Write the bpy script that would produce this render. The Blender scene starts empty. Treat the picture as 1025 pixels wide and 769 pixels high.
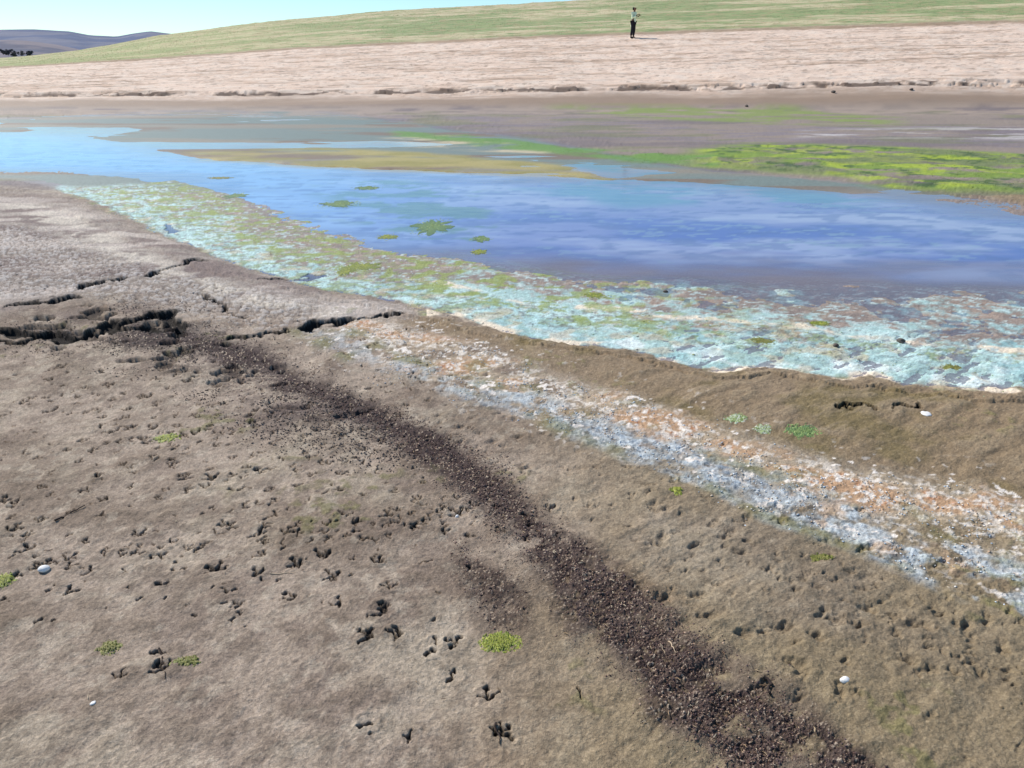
import bpy, math, random
import numpy as np
random.seed(7); RNG = np.random.default_rng(11)
S = bpy.context.scene
COL = S.collection
F32 = np.float32

# ------------------------------------------------------------------ camera model
FPX, CX, CY = 740.0, 512.0, 384.0
EYE = 1.6
TH = math.atan((384 - 58) / FPX)
cT, sT = math.cos(TH), math.sin(TH)

def ray(u, v):
    """direction of a photo pixel, normalised to forward distance 1: returns X/Y, z/Y"""
    yc = FPX * cT + (CY - v) * sT
    zc = -FPX * sT + (CY - v) * cT
    return (u - CX) / yc, zc / yc

def gp(u, v, h=0.0):
    """ground point (height h) seen at a pixel"""
    a, b = ray(u, v)
    Y = (h - EYE) / b
    return a * Y, Y

def srgb(r, g, b, k=1.0):
    o = []
    for c in (r, g, b):
        c /= 255.0
        o.append(k * (c / 12.92 if c <= 0.04045 else ((c + 0.055) / 1.055) ** 2.4))
    return np.array(o, F32)

# ------------------------------------------------------------------ noise
TAB = np.random.default_rng(5).random((256, 256)).astype(F32)
def vnoise(x, y):
    xi = np.floor(x); yi = np.floor(y)
    fx = (x - xi).astype(F32); fy = (y - yi).astype(F32)
    xi = xi.astype(np.int64); yi = yi.astype(np.int64)
    fx = fx * fx * (3 - 2 * fx); fy = fy * fy * (3 - 2 * fy)
    x0 = xi & 255; x1 = (xi + 1) & 255; y0 = yi & 255; y1 = (yi + 1) & 255
    a = TAB[y0, x0]; b = TAB[y0, x1]; c = TAB[y1, x0]; d = TAB[y1, x1]
    a = a + (b - a) * fx; c = c + (d - c) * fx
    return a + (c - a) * fy

def fbm(x, y, s, octv=4, seed=0, g=0.5):
    """0..1, mean .5"""
    out = np.zeros(np.shape(x), F32); amp = 1.0; tot = 0.0
    ca, sa = math.cos(0.65), math.sin(0.65)
    px = x * s + seed * 17.31; py = y * s - seed * 9.77
    for i in range(octv):
        out += F32(amp) * vnoise(px, py); tot += amp; amp *= g
        px, py = (px * ca - py * sa) * 2.03 + 5.1, (px * sa + py * ca) * 2.03 + 2.7
    return out / F32(tot)

def cells(x, y, s, seed=0):
    """Worley: (edge distance F2-F1, cell random)"""
    px = x * s + seed * 3.3; py = y * s + seed * 7.7
    xi = np.floor(px); yi = np.floor(py)
    f1 = np.full(np.shape(x), 9, F32); f2 = f1.copy()
    for dx in (-1, 0, 1):
        for dy in (-1, 0, 1):
            cx = xi + dx; cy = yi + dy
            ix = cx.astype(np.int64); iy = cy.astype(np.int64)
            rx = TAB[iy & 255, ix & 255]; ry = TAB[(iy + 91) & 255, (ix + 37) & 255]
            d = np.sqrt((cx + rx - px) ** 2 + (cy + ry - py) ** 2).astype(F32)
            f2 = np.minimum(f2, np.maximum(f1, d)); f1 = np.minimum(f1, d)
    return f2 - f1

def ss(a, b, x):
    t = np.clip((x - a) / (b - a), 0, 1)
    return (t * t * (3 - 2 * t)).astype(F32)

# ------------------------------------------------------------------ regions of the shore, outlined in plan
def lp(X, Y):
    return np.arctan2(X, Y), 0.5 * np.log(X * X + Y * Y + 1e-9)

def plan(pts, close=True):
    P = [gp(u, v) for u, v in pts]
    out = []
    n = len(P)
    for i in range(n if close else n - 1):
        a = P[i]; b = P[(i + 1) % n]
        L = math.hypot(b[0] - a[0], b[1] - a[1]) / max(0.5, min(math.hypot(*a), math.hypot(*b)))
        k = max(1, min(6, int(L / 0.25)))
        for j in range(k):
            t = j / k
            out.append((a[0] + (b[0] - a[0]) * t, a[1] + (b[1] - a[1]) * t))
    if not close: out.append(P[-1])
    A = np.array(out)
    th, lr = lp(A[:, 0], A[:, 1])
    return np.stack([th, lr], 1)

def segdist(th, lr, a, b):
    ex, ey = b[0] - a[0], b[1] - a[1]
    wx = th - a[0]; wy = lr - a[1]
    L2 = ex * ex + ey * ey + 1e-12
    t = np.clip((wx * ex + wy * ey) / L2, 0, 1)
    return (wx - ex * t) ** 2 + (wy - ey * t) ** 2, t

def sdist(th, lr, poly):
    """signed distance, positive inside, unit = fraction of range"""
    best = np.full(th.shape, 99.0, F32); ins = np.zeros(th.shape, bool)
    n = len(poly)
    lo = poly.min(0) - 0.25; hi = poly.max(0) + 0.25
    m = (th > lo[0]) & (th < hi[0]) & (lr > lo[1]) & (lr < hi[1])
    if not m.any(): return np.full(th.shape, -1.0, F32)
    t_, l_ = th[m], lr[m]
    bb = np.full(t_.shape, 99.0, F32); ii = np.zeros(t_.shape, bool)
    for i in range(n):
        a = poly[i]; b = poly[(i + 1) % n]
        d, _ = segdist(t_, l_, a, b)
        bb = np.minimum(bb, d)
        if a[1] != b[1]:
            c = (a[1] > l_) != (b[1] > l_)
            ii ^= c & (t_ < (b[0] - a[0]) * (l_ - a[1]) / (b[1] - a[1]) + a[0])
    r = np.where(ii, np.sqrt(bb), -np.sqrt(bb)).astype(F32)
    out = np.full(th.shape, -1.0, F32); out[m] = r
    return out

R_ = dict(
 # open blue water
 deep=[(-500,128),(0,134),(60,137),(110,146),(190,160),(330,168),(480,175),(600,181),(700,184),(800,192),(900,202),(1025,212),(1600,240),
       (1600,300),(1025,276),(860,268),(700,262),(600,262),(500,264),(430,258),(350,248),(290,234),(235,212),(180,184),(120,176),(0,172),(-500,165)],
 # everything under the water surface
 flood=[(-600,116),(0,118),(150,112),(330,112),(480,132),(560,142),(640,160),(720,170),(850,182),(1025,205),(1700,240),
        (1700,420),(1100,392),(1025,384),(960,386),(900,380),(870,372),(835,376),(800,372),(760,366),(715,370),(680,362),(640,352),(560,342),(500,330),(450,313),(420,308),(330,288),(290,280),
        (230,262),(160,232),(110,208),(60,190),(0,181),(-600,172)],
 # turquoise crust
 turq=[(60,186),(150,192),(210,215),(270,240),(330,262),(400,272),(480,292),(560,306),(660,315),(760,322),(860,335),(1025,350),(1300,365),(1300,412),(1025,391),(960,390),(930,388),(900,380),(870,373),(835,377),(800,375),(760,370),
       (718,373),(680,364),(640,352),(560,343),(500,330),(458,316),(425,318),(405,300),(340,292),(290,281),(230,262),(170,238),(110,212),(70,196)],
 turqline=[(500,318),(560,330),(640,336),(720,345),(780,352),(860,357),(1025,366),(1300,385),(1300,412),(1025,391),(960,390),(930,388),(900,380),(870,373),(835,377),(800,375),(760,370),
       (718,373),(680,364),(640,352),(560,343),(500,330),(462,317)],
 speck=[(180,180),(300,215),(420,240),(560,262),(760,268),(1025,275),(1300,285),(1300,400),(1025,375),(860,360),(760,352),(640,338),(560,326),(500,312),(420,295),(300,268),(200,235),(60,188)],
 # blue white salt band
 salt=[(300,335),(345,333),(400,366),(450,382),(530,400),(610,430),(700,452),(770,482),(850,512),(930,548),(1025,575),(1300,640),(1300,720),(1025,626),(960,600),(900,576),(840,552),
       (760,518),(700,490),(640,468),(590,448),(540,424),(480,410),(430,392),(380,376),(330,352)],
 rust=[(340,318),(400,330),(470,352),(560,385),(660,412),(760,452),(850,478),(940,492),(1025,510),(1300,560),(1300,660),(1025,600),(930,560),(850,525),(770,495),(700,468),(610,440),(530,412),(450,394),(400,378),(350,345)],
 brown=[(430,318),(500,332),(640,356),(760,374),(880,380),(1025,394),(1300,415),(1300,520),(1025,505),(900,485),(760,446),(640,402),(540,372),(460,345),(400,325)],
 # dark grit band
 grit=[(150,325),(230,350),(330,396),(400,425),(460,455),(505,478),(545,520),(600,560),(660,600),(720,645),(790,690),(835,735),(880,780),(960,900),
       (720,900),(690,769),(640,735),(600,680),(560,640),(540,590),(520,550),(480,515),(440,485),(380,462),(300,430),(220,395),(160,365),(110,350)],
 gritcore=[(177, 334), (218, 344), (264, 361), (320, 387), (400, 423), (448, 445), (485, 471), (523, 501), (560, 535), (607, 577), (657, 619), (717, 666), (787, 715), (900, 798), (840, 872), (737, 775), (673, 718), (617, 661), (573, 613), (530, 565), (497, 529), (463, 499), (432, 471), (390, 445), (312, 405), (256, 379), (212, 360), (173, 346)],
 gritpatch=[(455,545),(480,560),(510,575),(530,600),(520,640),(490,640),(470,600),(450,570)],
 filmA=[(310,180),(400,178),(500,190),(520,235),(490,262),(420,250),(340,225),(300,195)],
 filmB=[(560,176),(660,174),(760,184),(900,200),(860,212),(740,208),(620,210),(540,196)],
 blotch=[(20,320),(110,300),(200,320),(300,375),(400,415),(440,450),(400,480),(330,470),(270,450),(180,385),(100,370),(0,350)],
 pale=[(-200,200),(60,196),(150,225),(250,262),(340,295),(400,302),(430,318),(340,330),(200,320),(100,300),(0,320),(-200,330)],
 crumb=[(-200,225),(40,232),(120,262),(240,290),(330,310),(300,335),(230,335),(150,310),(60,300),(-200,320)],
 paleline=[(0,205),(70,212),(140,250),(200,280),(260,300),(340,318),(330,326),(250,312),(170,290),(110,262),(50,236),(0,225)],
 # far flats
 fargreen=[(700,152),(760,146),(860,148),(950,152),(1025,157),(1500,170),(1500,200),(1025,193),(940,190),(880,186),(840,176),(780,172),(700,166)],
 fargreen2=[(395,131),(470,136),(560,147),(640,154),(720,158),(720,167),(640,163),(560,155),(470,145),(395,136)],
 fargreen3=[(520,104),(640,102),(760,108),(900,118),(900,126),(760,126),(640,120),(560,112)],
 farochre=[(190,152),(330,148),(450,156),(560,166),(610,180),(500,177),(400,172),(280,166),(200,161)],
 farpale=[(380,136),(440,136),(560,150),(560,158),(480,152),(400,146)],
 farteal=[(240,118),(330,112),(420,122),(520,140),(640,164),(720,172),(700,182),(600,172),(450,150),(330,134)],
 farpurple=[(300,108),(520,112),(700,128),(1025,128),(1500,130),(1500,160),(1025,150),(850,144),(700,144),(560,140),(420,128)],
 farwhite=[(800,132),(1025,128),(1400,128),(1400,142),(1025,142),(800,140)],
 tealwater=[(560,178),(700,182),(840,195),(800,206),(640,200),(520,190)],
)
PL = {k: plan(v) for k, v in R_.items()}

CRACKS = [([(12,314),(47,308),(74,304)],.0040),([(84,294),(104,288),(121,283)],.0042),([(150,279),(168,273),(183,269),(199,264)],.0032),
          ([(-20,341),(10,341),(51,341),(74,345),(90,335),(117,331),(144,324),(164,320),(187,333)],.0065),([(90,340),(120,334),(180,336)],.005),
          ([(0,352),(30,347),(60,338)],.003),
          ([(234,343),(262,341),(289,337)],.0048),([(308,332),(325,327),(347,324)],.0060),([(360,323),(390,319),(402,317)],.0032),
          ([(258,285),(273,283),(304,279),(324,275)],.0026),([(165,224),(175,232)],.0022),([(838,415),(858,413),(875,418)],.0022),([(893,417),(905,413),(920,412)],.0020),
          ([(200,300),(230,318),(250,322)],.0015)]

# bird tracks and dints: pixel positions read from the photo
def frm(x0, y0, l): return [(x0 + a / 2.5625, y0 + b / 2.5625) for a, b in l]
TR = frm(0,469,[(445,10),(480,45),(545,45),(525,70),(610,75),(605,38),(665,25),(830,85),(700,110),(700,145),(890,140),(995,140),(575,168),(365,190),(660,190),(840,170),(740,190),(795,215),(450,210),(45,180),(80,195),(75,230),(185,250),(675,245),(970,262),(825,250),(760,270),(340,285),(230,285),(560,278),(660,292),(430,310),(855,300),(1000,325),(180,340),(590,335),(755,348),(615,375),(870,370),(980,390),(945,455),(1010,450),(430,490),(420,540),(315,560),(945,675),(115,155),(20,105),(40,120),(190,140),(165,150),(115,270)])
TR += frm(350,469,[(185,112),(275,128),(100,145),(75,260),(190,255),(100,325),(80,390),(45,455),(115,455),(220,465),(205,480),(270,465),(258,550),(355,600),(50,670),(400,705),(155,710),(590,600),(385,690)])
TR += frm(0,150,[(165,575),(175,590),(130,610),(265,585),(85,655),(60,665),(225,630),(150,650),(415,585),(480,610),(410,605),(380,650),(200,650),(325,685),(325,705),(260,730),(295,740),(335,735),(375,760),(400,730),(455,700),(500,698),(545,675),(575,670),(660,685),(690,695),(65,715),(300,655),(135,685),(505,745),(285,620),(500,600)])
DN = frm(625,469,[(105,118),(175,215),(80,210),(95,190),(255,195),(290,235),(365,280),(100,350),(185,345),(300,445),(350,438),(405,425),(490,450),(515,408),(690,400),(690,450),(715,510),(805,495),(350,575),(440,610),(450,545),(585,600),(545,590),(960,480),(35,320),(470,290),(210,400),(740,425),(870,425),(640,320),(900,550),(420,520),(560,520),(610,330)])
DN += frm(300,180,[(440,415),(690,450),(910,490),(235,540),(410,650),(550,630),(590,750),(495,685),(150,470),(80,455),(580,430),(560,675),(640,470),(770,460)])

def stamps():
    r = np.random.default_rng(3); out = []
    def add(u, v, kind, sc=1.0):
        x, y = gp(u, v)
        out.append((x, y, r.uniform(-0.9, 0.9) + 0.5, kind, sc * r.uniform(0.5, 1.0), r.random(4)))
    for u, v in TR:
        add(u, v, 0)
        if r.random() < .3: add(u + r.normal(0, 10), v + r.normal(0, 5), 2, .6)
    for u, v in DN: add(u, v, 1)
    for i in range(300):                                    # fainter, smaller marks between them
        u = r.uniform(-60, 470); v = r.uniform(372, 640)
        if v < 470 or r.random() < .4: add(u, v, 2, r.uniform(.4, .9))
    for i in range(54):                                     # walking lines of small prints
        u, v = r.uniform(-60, 360), r.uniform(345, 600)
        x, y = gp(u, v); hd = r.normal(.75, .5); k = r.integers(5, 11)
        for q in range(k):
            x += math.cos(hd) * .105; y += math.sin(hd) * .105; hd += r.normal(0, .12)
            sd = .022 * (1 if q % 2 else -1)
            px, py = x - math.sin(hd) * sd, y + math.cos(hd) * sd
            if py > 1.3 and not (px > .55 * py - .9): out.append((px, py, hd - 1.5708, 0, r.uniform(.42, .66), r.random(4)))
    for i in range(330):                                    # worn dints on the right-hand slope
        t = r.random(); u = 420 + 720 * t; v = 400 + 330 * t + r.normal(0, 1) * (22 + 40 * t)
        add(u, v, 1, r.uniform(.35, .8))
    for i in range(60):
        x = r.uniform(-3, 3); y = r.uniform(-2, 1.2); out.append((x, y, r.uniform(-1, 1), 0, 1., r.random(4)))
    return out
STAMPS = stamps()

def stamp_fields(X, Y):
    dz = np.zeros(X.shape, F32); hole_shade = np.zeros(X.shape, F32)  # second field: how far each hole is painted dark as shade
    for (sx, sy, ang, kind, sc, rr) in STAMPS:
        R = 0.085 * sc + .02
        m = np.nonzero((np.abs(X - sx) < R) & (np.abs(Y - sy) < R))
        if m[0].size == 0: continue
        x = X[m] - sx; y = Y[m] - sy
        x = x + (vnoise(X[m] * 90, Y[m] * 90) - .5) * .018; y = y + (vnoise(X[m] * 90 + 9, Y[m] * 90) - .5) * .018
        c, s = math.cos(ang), math.sin(ang)
        lx = (x * c + y * s) / sc; ly = (-x * s + y * c) / sc
        if kind == 0:
            d = np.full(x.shape, 1.0, F32)
            for k, a in enumerate((-0.85 - .2 * rr[3], 0.05, 0.85 + .2 * rr[2])):
                if rr[k] < 0.26: continue
                L = 0.040 + 0.012 * (k == 1)
                l0 = 0.0 if rr[k] < .7 else 0.014
                dx, dy = math.sin(a), math.cos(a)
                t = np.clip(lx * dx + (ly + .018) * dy, l0, L)
                q = np.hypot(lx - t * dx, ly + .018 - t * dy) / (0.0042 + 0.05 * (t - .02) * (t > .03))
                d = np.minimum(d, q / 1.7)
            if rr[3] > .75:
                d = np.minimum(d, np.hypot(lx, (ly + .012) * 1.1) / .014)
            k_ = 1 - ss(.45, 1.0, d)
            dz[m] -= 0.013 * k_ * sc ** .5
            dz[m] += 0.0022 * np.exp(-((np.hypot(lx, ly) - .046) / .012) ** 2)
            hole_shade[m] = np.maximum(hole_shade[m], k_)
        elif kind == 2:
            q = np.hypot(lx, ly * 1.6) / .020
            k_ = 1 - ss(.5, 1.0, q)
            dz[m] -= 0.012 * k_; hole_shade[m] = np.maximum(hole_shade[m], k_ * .8)
        else:
            q = np.hypot(lx * .7 + ly * .25, ly * 1.25) / .030
            k_ = 1 - ss(.1, 1.25, q)
            dz[m] -= 0.018 * k_ * sc
            q2 = np.hypot(lx - .03, ly + .025) / .03
            dz[m] += 0.007 * np.exp(-q2 * q2) * sc
            q3 = np.hypot(lx, ly) / .010
            hole_shade[m] = np.maximum(hole_shade[m], (1 - ss(.3, 1, q3)) * .6)
    return dz, hole_shade

# far bank control lines: forward distance, [(u, v)...]
BANK = [(26.0, [(0,109),(512,108.5),(1025,108)]),
        (28.8, [(0,96),(260,94.5),(512,92),(780,86.5),(1025,82.5)]),
        (29.3, [(0,93),(260,91),(512,88),(780,82.5),(1025,78.5)]),
        (49.4, [(0,68),(145,60),(300,49),(512,39),(760,30.5),(1025,22.5)]),
        (50.0, [(0,66.8),(145,58.5),(300,47.5),(512,37),(760,28.2),(1025,20)]),
        (112., [(-100,62),(0,58),(30,56),(75,51),(110,45),(160,35.5),(256,23),(384,11),(512,4.5),(640,-3),(1025,-22)]),
        (170., [(-100,62),(0,59),(75,54),(160,46),(256,36),(512,25),(1025,10)])]

def bank_h(X, Y):
    zs = []
    sx = X / np.maximum(Y, 20.0)
    for Yc, pts in BANK:
        xs = []; hs = []
        for u, v in pts:
            a, b = ray(u, v); xs.append(a); hs.append(EYE + b * Yc)
        xs = [xs[0] - 2.0] + xs + [xs[-1] + 2.0]
        hs = [min(hs[0], max(.05, hs[0] * .6))] + hs + [hs[-1] * 1.25]
        zs.append(np.interp(sx, xs, hs))
    Ys = [b[0] for b in BANK]
    z = zs[0].copy()
    for i in range(len(Ys) - 1):
        t = np.clip((Y - Ys[i]) / (Ys[i + 1] - Ys[i]), 0, 1)
        if Ys[i] == 50.0:
            t = 1 - (1 - t) ** 1.15
        m = Y > Ys[i]
        z = np.where(m, zs[i] + (zs[i + 1] - zs[i]) * t, z)
    t = np.clip((Y - 170) / 350, 0, 1)
    z = np.where(Y > 170, zs[-1] * (1 - t) - 3 * t, z)
    return z

def ground(X, Y, color=True):
    X = X.astype(np.float64); Y = Y.astype(np.float64)
    th, lr = lp(X, Y)
    r = np.hypot(X, Y)
    front = (Y > 0.3)
    # wobble of the region outlines
    w1 = fbm(th, lr, 9, 4, 1) - .5; w2 = fbm(th, lr, 9, 4, 2) - .5
    v1 = fbm(th, lr, 55, 3, 3) - .5; v2 = fbm(th, lr, 55, 3, 4) - .5
    tw = th + w1 * .018 + v1 * .010; lw = lr + w2 * .035 + v2 * .016
    D = {k: np.where(front, sdist(tw, lw, p), -1) for k, p in PL.items()}
    near = Y < 26
    # ---------------- shared textures
    nB = fbm(X, Y, 1.1, 4, 5); nM = fbm(X, Y, 5, 4, 6); nF = fbm(X, Y, 22, 3, 7); nG = fbm(X, Y, 95, 3, 8); nH = fbm(X, Y, 230, 2, 9)
    nG = .5 + (nG - .5) * ss(18, 7, Y)
    nD = fbm(X * .8 + Y * .6, -X * .6 * 3 + Y * .8 * 3, 6, 4, 10)           # drawn-out streaks
    strk = fbm(X * .35, Y * 1.6, 3.0, 4, 12)
    # ---------------- height
    z = 0.012 + 0.030 * (nB - .5) + 0.016 * (nM - .5) + 0.0090 * (nF - .5) + 0.0040 * (nG - .5)
    fl = D['flood']
    z = z + 0.02 * ss(0, .12, -fl)
    z = np.where(fl > -.05, z * ss(0.0, .05, np.abs(fl)) + np.where(fl > 0, -0.11 * ss(0, .25, fl), .012 * ss(0, .02, -fl) ), z)
    z = z + np.where((fl > -.05) & (fl < .12), .010 * (nF - .5) + .006 * (nG - .5), 0)
    # brown mound between the crust and the salt band
    z = z + 0.014 * ss(0, .08, D['brown'])
    tqz = ss(.36, .12, fl + (nM - .5) * .10) * ss(-.012, .012, np.maximum(D['turq'], D['speck'])); spz = ss(0, .10, D['speck'])
    z = np.where(fl > 0, z * (1 - spz) * (1 - tqz) + spz * (1 - tqz) * (-.003 + .05 * (fbm(X, Y * 1.3, 3.2, 5, 195) - .5) + .012 * (nF - .5)) + tqz * (.004 + .006 * (nF - .5) + .004 * (nG - .5)), z)
    shal = (Y > 9.3) * (Y < 26) * ss(.01, -.02, D['deep'])
    z = np.where(fl > 0, z * (1 - shal) + shal * (.001 + .030 * (fbm(X * .35, Y, .8, 5, 190) - .47)), z)
    z = z + ss(-.02, .02, D['farochre']) * (Y > 8) * .010 * ss(.35, .5, strk)
    # crumbly plates
    ce = None
    cr = ss(-.03, .04, D['crumb'])
    mc = cr > 0.01
    cell = np.ones(X.shape, F32)
    if mc.any():
        cell[mc] = cells(X[mc] + nG[mc] * .02, Y[mc] + nF[mc] * .04, 13, 1)
    plate = ss(.05, .25, cell)
    z = z - cr * .007 * (1 - plate) + cr * .010 * (nG - .5)
    grit = ss(-.03, .05, D['grit']); core = ss(-.02, .03, D['gritcore']); gpat = ss(-.03, .03, D['gritpatch'])
    blo = ss(-.04, .08, D['blotch'])
    gm = np.clip(core * ss(.30 - .2 * ss(2.4, 3.2, r), .46 - .2 * ss(2.4, 3.2, r), fbm(X, Y, 14, 3, 520) * .8 + fbm(X, Y, 4, 4, 521) * .2) + grit * ss(.45, .62, nM) * .8 + gpat * ss(.38, .6, nM) * .8 + blo * ss(.56, .72, nM) * .5, 0, 1)
    z = z + gm * (.010 * (nH - .5) + .006 * (nG - .5)) - core * .010
    salt = ss(-.026, .022, D['salt'] + (nM - .5) * .02) * (.35 + .65 * ss(-.25, .15, th)) * (.65 + .35 * ss(.40, .52, nF)); rust = ss(-.03, .03, D['rust'])
    z = z + np.maximum(salt, rust * .6) * (.006 * (nG - .5) + .006 * (nF - .5))
    # long worn ridges on the right-hand slope
    right = ss(.0, .25, th) * ss(-.02, .05, -D['rust']) * (Y < 4.5)
    z = z + right * .022 * (nD - .5)
    # cracks
    ck = np.zeros(X.shape, F32); kc = ck.copy()
    tc = th + (fbm(th, lr, 60, 3, 21) - .5) * .020; lc = lr + (fbm(th, lr, 50, 4, 22) - .5) * .045
    wv = .35 + 1.5 * fbm(th, lr, 45, 3, 23)
    for pts, hw in CRACKS:
        P = plan(pts, False)
        lo = P.min(0) - .06; hi = P.max(0) + .06
        m = np.nonzero((th > lo[0]) & (th < hi[0]) & (lr > lo[1]) & (lr < hi[1]))
        if m[0].size == 0: continue
        best = np.full(m[0].shape, 9.0); 
        for i in range(len(P) - 1):
            d, t = segdist(tc[m], lc[m] , P[i], P[i + 1]); best = np.minimum(best, d)
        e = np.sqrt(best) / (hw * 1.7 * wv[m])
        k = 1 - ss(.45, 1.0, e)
        kc[m] = np.maximum(kc[m], 1 - ss(.8, 1.25, e))  # wider than the groove, so the crack walls are painted dark as shade
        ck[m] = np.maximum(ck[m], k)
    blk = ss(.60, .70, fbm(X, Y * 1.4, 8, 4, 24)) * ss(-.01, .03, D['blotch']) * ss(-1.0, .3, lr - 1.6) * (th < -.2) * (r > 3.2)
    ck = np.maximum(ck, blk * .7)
    z = z - .05 * ck + .012 * ss(0, .04, -fl) * ss(-.1, -.3, th)
    # bird tracks
    dz = np.zeros(X.shape, F32); hole_shade = dz.copy()
    m = np.nonzero(r < 7.5)
    if m[0].size:
        a, b = stamp_fields(X[m], Y[m]); dz[m] = a; hole_shade[m] = b
    z = z + dz
    # far bank
    far = Y > 24.5
    if far.any():
        fx, fy = X[far], Y[far]
        zb = bank_h(fx, fy + (fbm(fx, fy, .25, 4, 31) - .5) * .9 * (fy < 80) * ss(26, 27, fy))
        amp = ss(26, 30, fy) * (1 - .6 * ss(50, 58, fy))
        zb = zb + amp * (.10 * (fbm(fx, fy, 1.2, 4, 32) - .5) + .05 * (fbm(fx * .5, fy * 2.2, 2.6, 3, 33) - .5))
        zb = zb + .22 * ss(60, 90, fy) * (fbm(fx, fy, .5, 4, 34) - .5)
        st = fy * 1.3 + (fbm(fx * .25, fy, .8, 4, 35) - .5) * 1.7             # small old-waterline steps
        zb = zb + ss(28, 30, fy) * (1 - ss(45, 49, fy)) * .035 * (ss(0, .25, st % 1.0) - (st % 1.0))
        # undercut clods along the ledges
        zb = zb - .05 * (np.abs(fy - 28.9) < .35) * (fbm(fx, fy, 2.2, 3, 36) > .45)
        t = ss(24.5, 26, fy)
        z[far] = z[far] * (1 - t) + zb * t
    # far marsh hummocks
    fg = np.maximum(ss(-.01, .02, D['fargreen']), .7 * ss(-.01, .012, D['fargreen2']))
    z = np.where((Y > 8) & (Y < 26), z + fg * (.012 + .05 * (fbm(X, Y, 2.2, 4, 40) - .45)), z)
    z = np.where((Y > 8) & (fl < 0) & (Y < 26), np.maximum(z, .012 + .04 * (nM - .45)), z)
    if not color: return z
    # ---------------- colour
    def mix(C, c, m): return C + (c - C) * m[..., None]
    A = srgb(172, 153, 134); B = srgb(138, 120, 102)
    C = np.broadcast_to(A, X.shape + (3,)).astype(F32)
    C = mix(C, B, ss(.35, .68, nB * .5 + nM * .5))
    C = mix(C, srgb(190, 174, 150), ss(.50, .72, fbm(X, Y, 2.2, 6, 50, .6)) * .5)
    C = mix(C, srgb(126, 108, 94), ss(.52, .68, fbm(X, Y, 6.5, 5, 150, .6)) * .5)
    C = mix(C, srgb(196, 180, 158), ss(.56, .70, fbm(X, Y, 14, 5, 151, .65)) * .4)
    C = mix(C, srgb(146, 125, 90), ss(-.15, .45, th - .2 * (lr - 1)) * ss(.3, .6, fbm(X, Y, 1.6, 4, 51)) * .75)      # olive to the right
    C = mix(C, srgb(105, 90, 74), ss(.5, .7, nF) * .35)
    C = mix(C, srgb(160, 122, 84), ss(.64, .74, fbm(X, Y, 3.1, 4, 52)) * ss(.55, 1.0, th + .5 * (2.0 - lr)) * .2)
    C = mix(C, srgb(142, 127, 102), ss(0, .3, th) * ss(1.6, 1.0, lr) * .45)
    # pale upper left
    pl = ss(-.03, .06, D['pale'])
    C = mix(C, srgb(160, 147, 136), pl * .8)
    C = mix(C, srgb(122, 104, 98), pl * ss(.45, .65, strk) * .7)
    C = mix(C, srgb(205, 190, 176), pl * ss(.50, .68, fbm(X * .6, Y * 1.5, 2.4, 4, 53)) * .7)
    C = mix(C, srgb(218, 205, 186), ss(-.02, .02, D['paleline']) * ss(.40, .60, nM) * .75)
    C = mix(C, srgb(200, 192, 184), cr * plate * ss(.40, .65, nF) * .6)
    C = mix(C, srgb(110, 98, 88), cr * (1 - plate) * .6)
    # brown mound
    br = ss(-.02, .02, D['brown'])
    C = mix(C, srgb(142, 121, 94), br * .85)
    C = mix(C, srgb(118, 104, 62), br * ss(.5, .7, fbm(X, Y, 2.8, 4, 54)) * .6)
    C = mix(C, srgb(160, 140, 112), br * ss(.55, .72, nD) * .5)
    # grit
    C = mix(C, srgb(98, 82, 78), blo * ss(.42, .66, fbm(X, Y, 2.6, 5, 55)) * .75)
    C = mix(C, srgb(60, 46, 44), gm * ss(.15, .45, nG) * .95)
    C = mix(C, srgb(66, 52, 50), core * ss(2.2, 3.0, r) * ss(.3, .5, nF) * .8)
    C = mix(C, srgb(104, 88, 80), (grit * .5) * ss(.35, .6, nF))
    C = mix(C, srgb(205, 185, 160), np.clip(gm + .15 * (near), 0, 1) * ss(.74, .80, nH) * (r < 5) * .8)
    # rust and salt
    nR = fbm(X * .8 - Y * .2, Y * 1.2, 4.5, 5, 56); nS = fbm(X, Y, 16, 4, 57); nS2 = fbm(X, Y, 48, 3, 58)
    C = mix(C, srgb(190, 170, 144), rust * ss(.3, .55, nR) * .8)
    C = mix(C, srgb(194, 148, 108), rust * ss(.50, .66, nR) * .65)
    C = mix(C, srgb(190, 120, 76), rust * ss(.58, .70, nS) * ss(.47, .62, nR) * .6)
    C = mix(C, srgb(228, 216, 200), rust * ss(.51, .60, nS2 * .6 + nS * .4) * .85)
    C = mix(C, srgb(120, 116, 72), rust * ss(.62, .75, fbm(X, Y, 7, 4, 59)) * .5)
    C = mix(C, srgb(168, 172, 170), salt * ss(.36, .50, nS * .5 + nR * .5) * .9)
    C = mix(C, srgb(204, 210, 210), salt * ss(.47, .60, nS) * .9)
    C = mix(C, srgb(122, 136, 150), salt * ss(.54, .66, nS2) * ss(.40, .6, nR) * .7)
    C = mix(C, srgb(200, 168, 136), salt * ss(.64, .74, fbm(X, Y, 9, 4, 60)) * .7)
    C = mix(C, srgb(100, 88, 74), salt * ss(.60, .70, fbm(X, Y, 38, 3, 61)) * .6)
    edge = ss(-.03, .0, D['salt']) * ss(-.03, .0, -D['salt'])
    C = mix(C, srgb(124, 120, 66), edge * ss(.45, .7, nM) * .6)
    # scattered white flakes around the salt
    sc = ss(-.10, .0, D['rust']) * (Y > 1.5) * (fl < .0)
    C = mix(C, srgb(240, 228, 214), sc * ss(.70, .74, fbm(X, Y, 34, 2, 62)) * ss(.4, .6, nM))
    # stray green
    C = mix(C, srgb(128, 134, 48), ss(.66, .76, fbm(X, Y, 2.4, 4, 63)) * ss(.55, .7, nF) * (Y < 5) * .25 * (1 - core))
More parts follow.
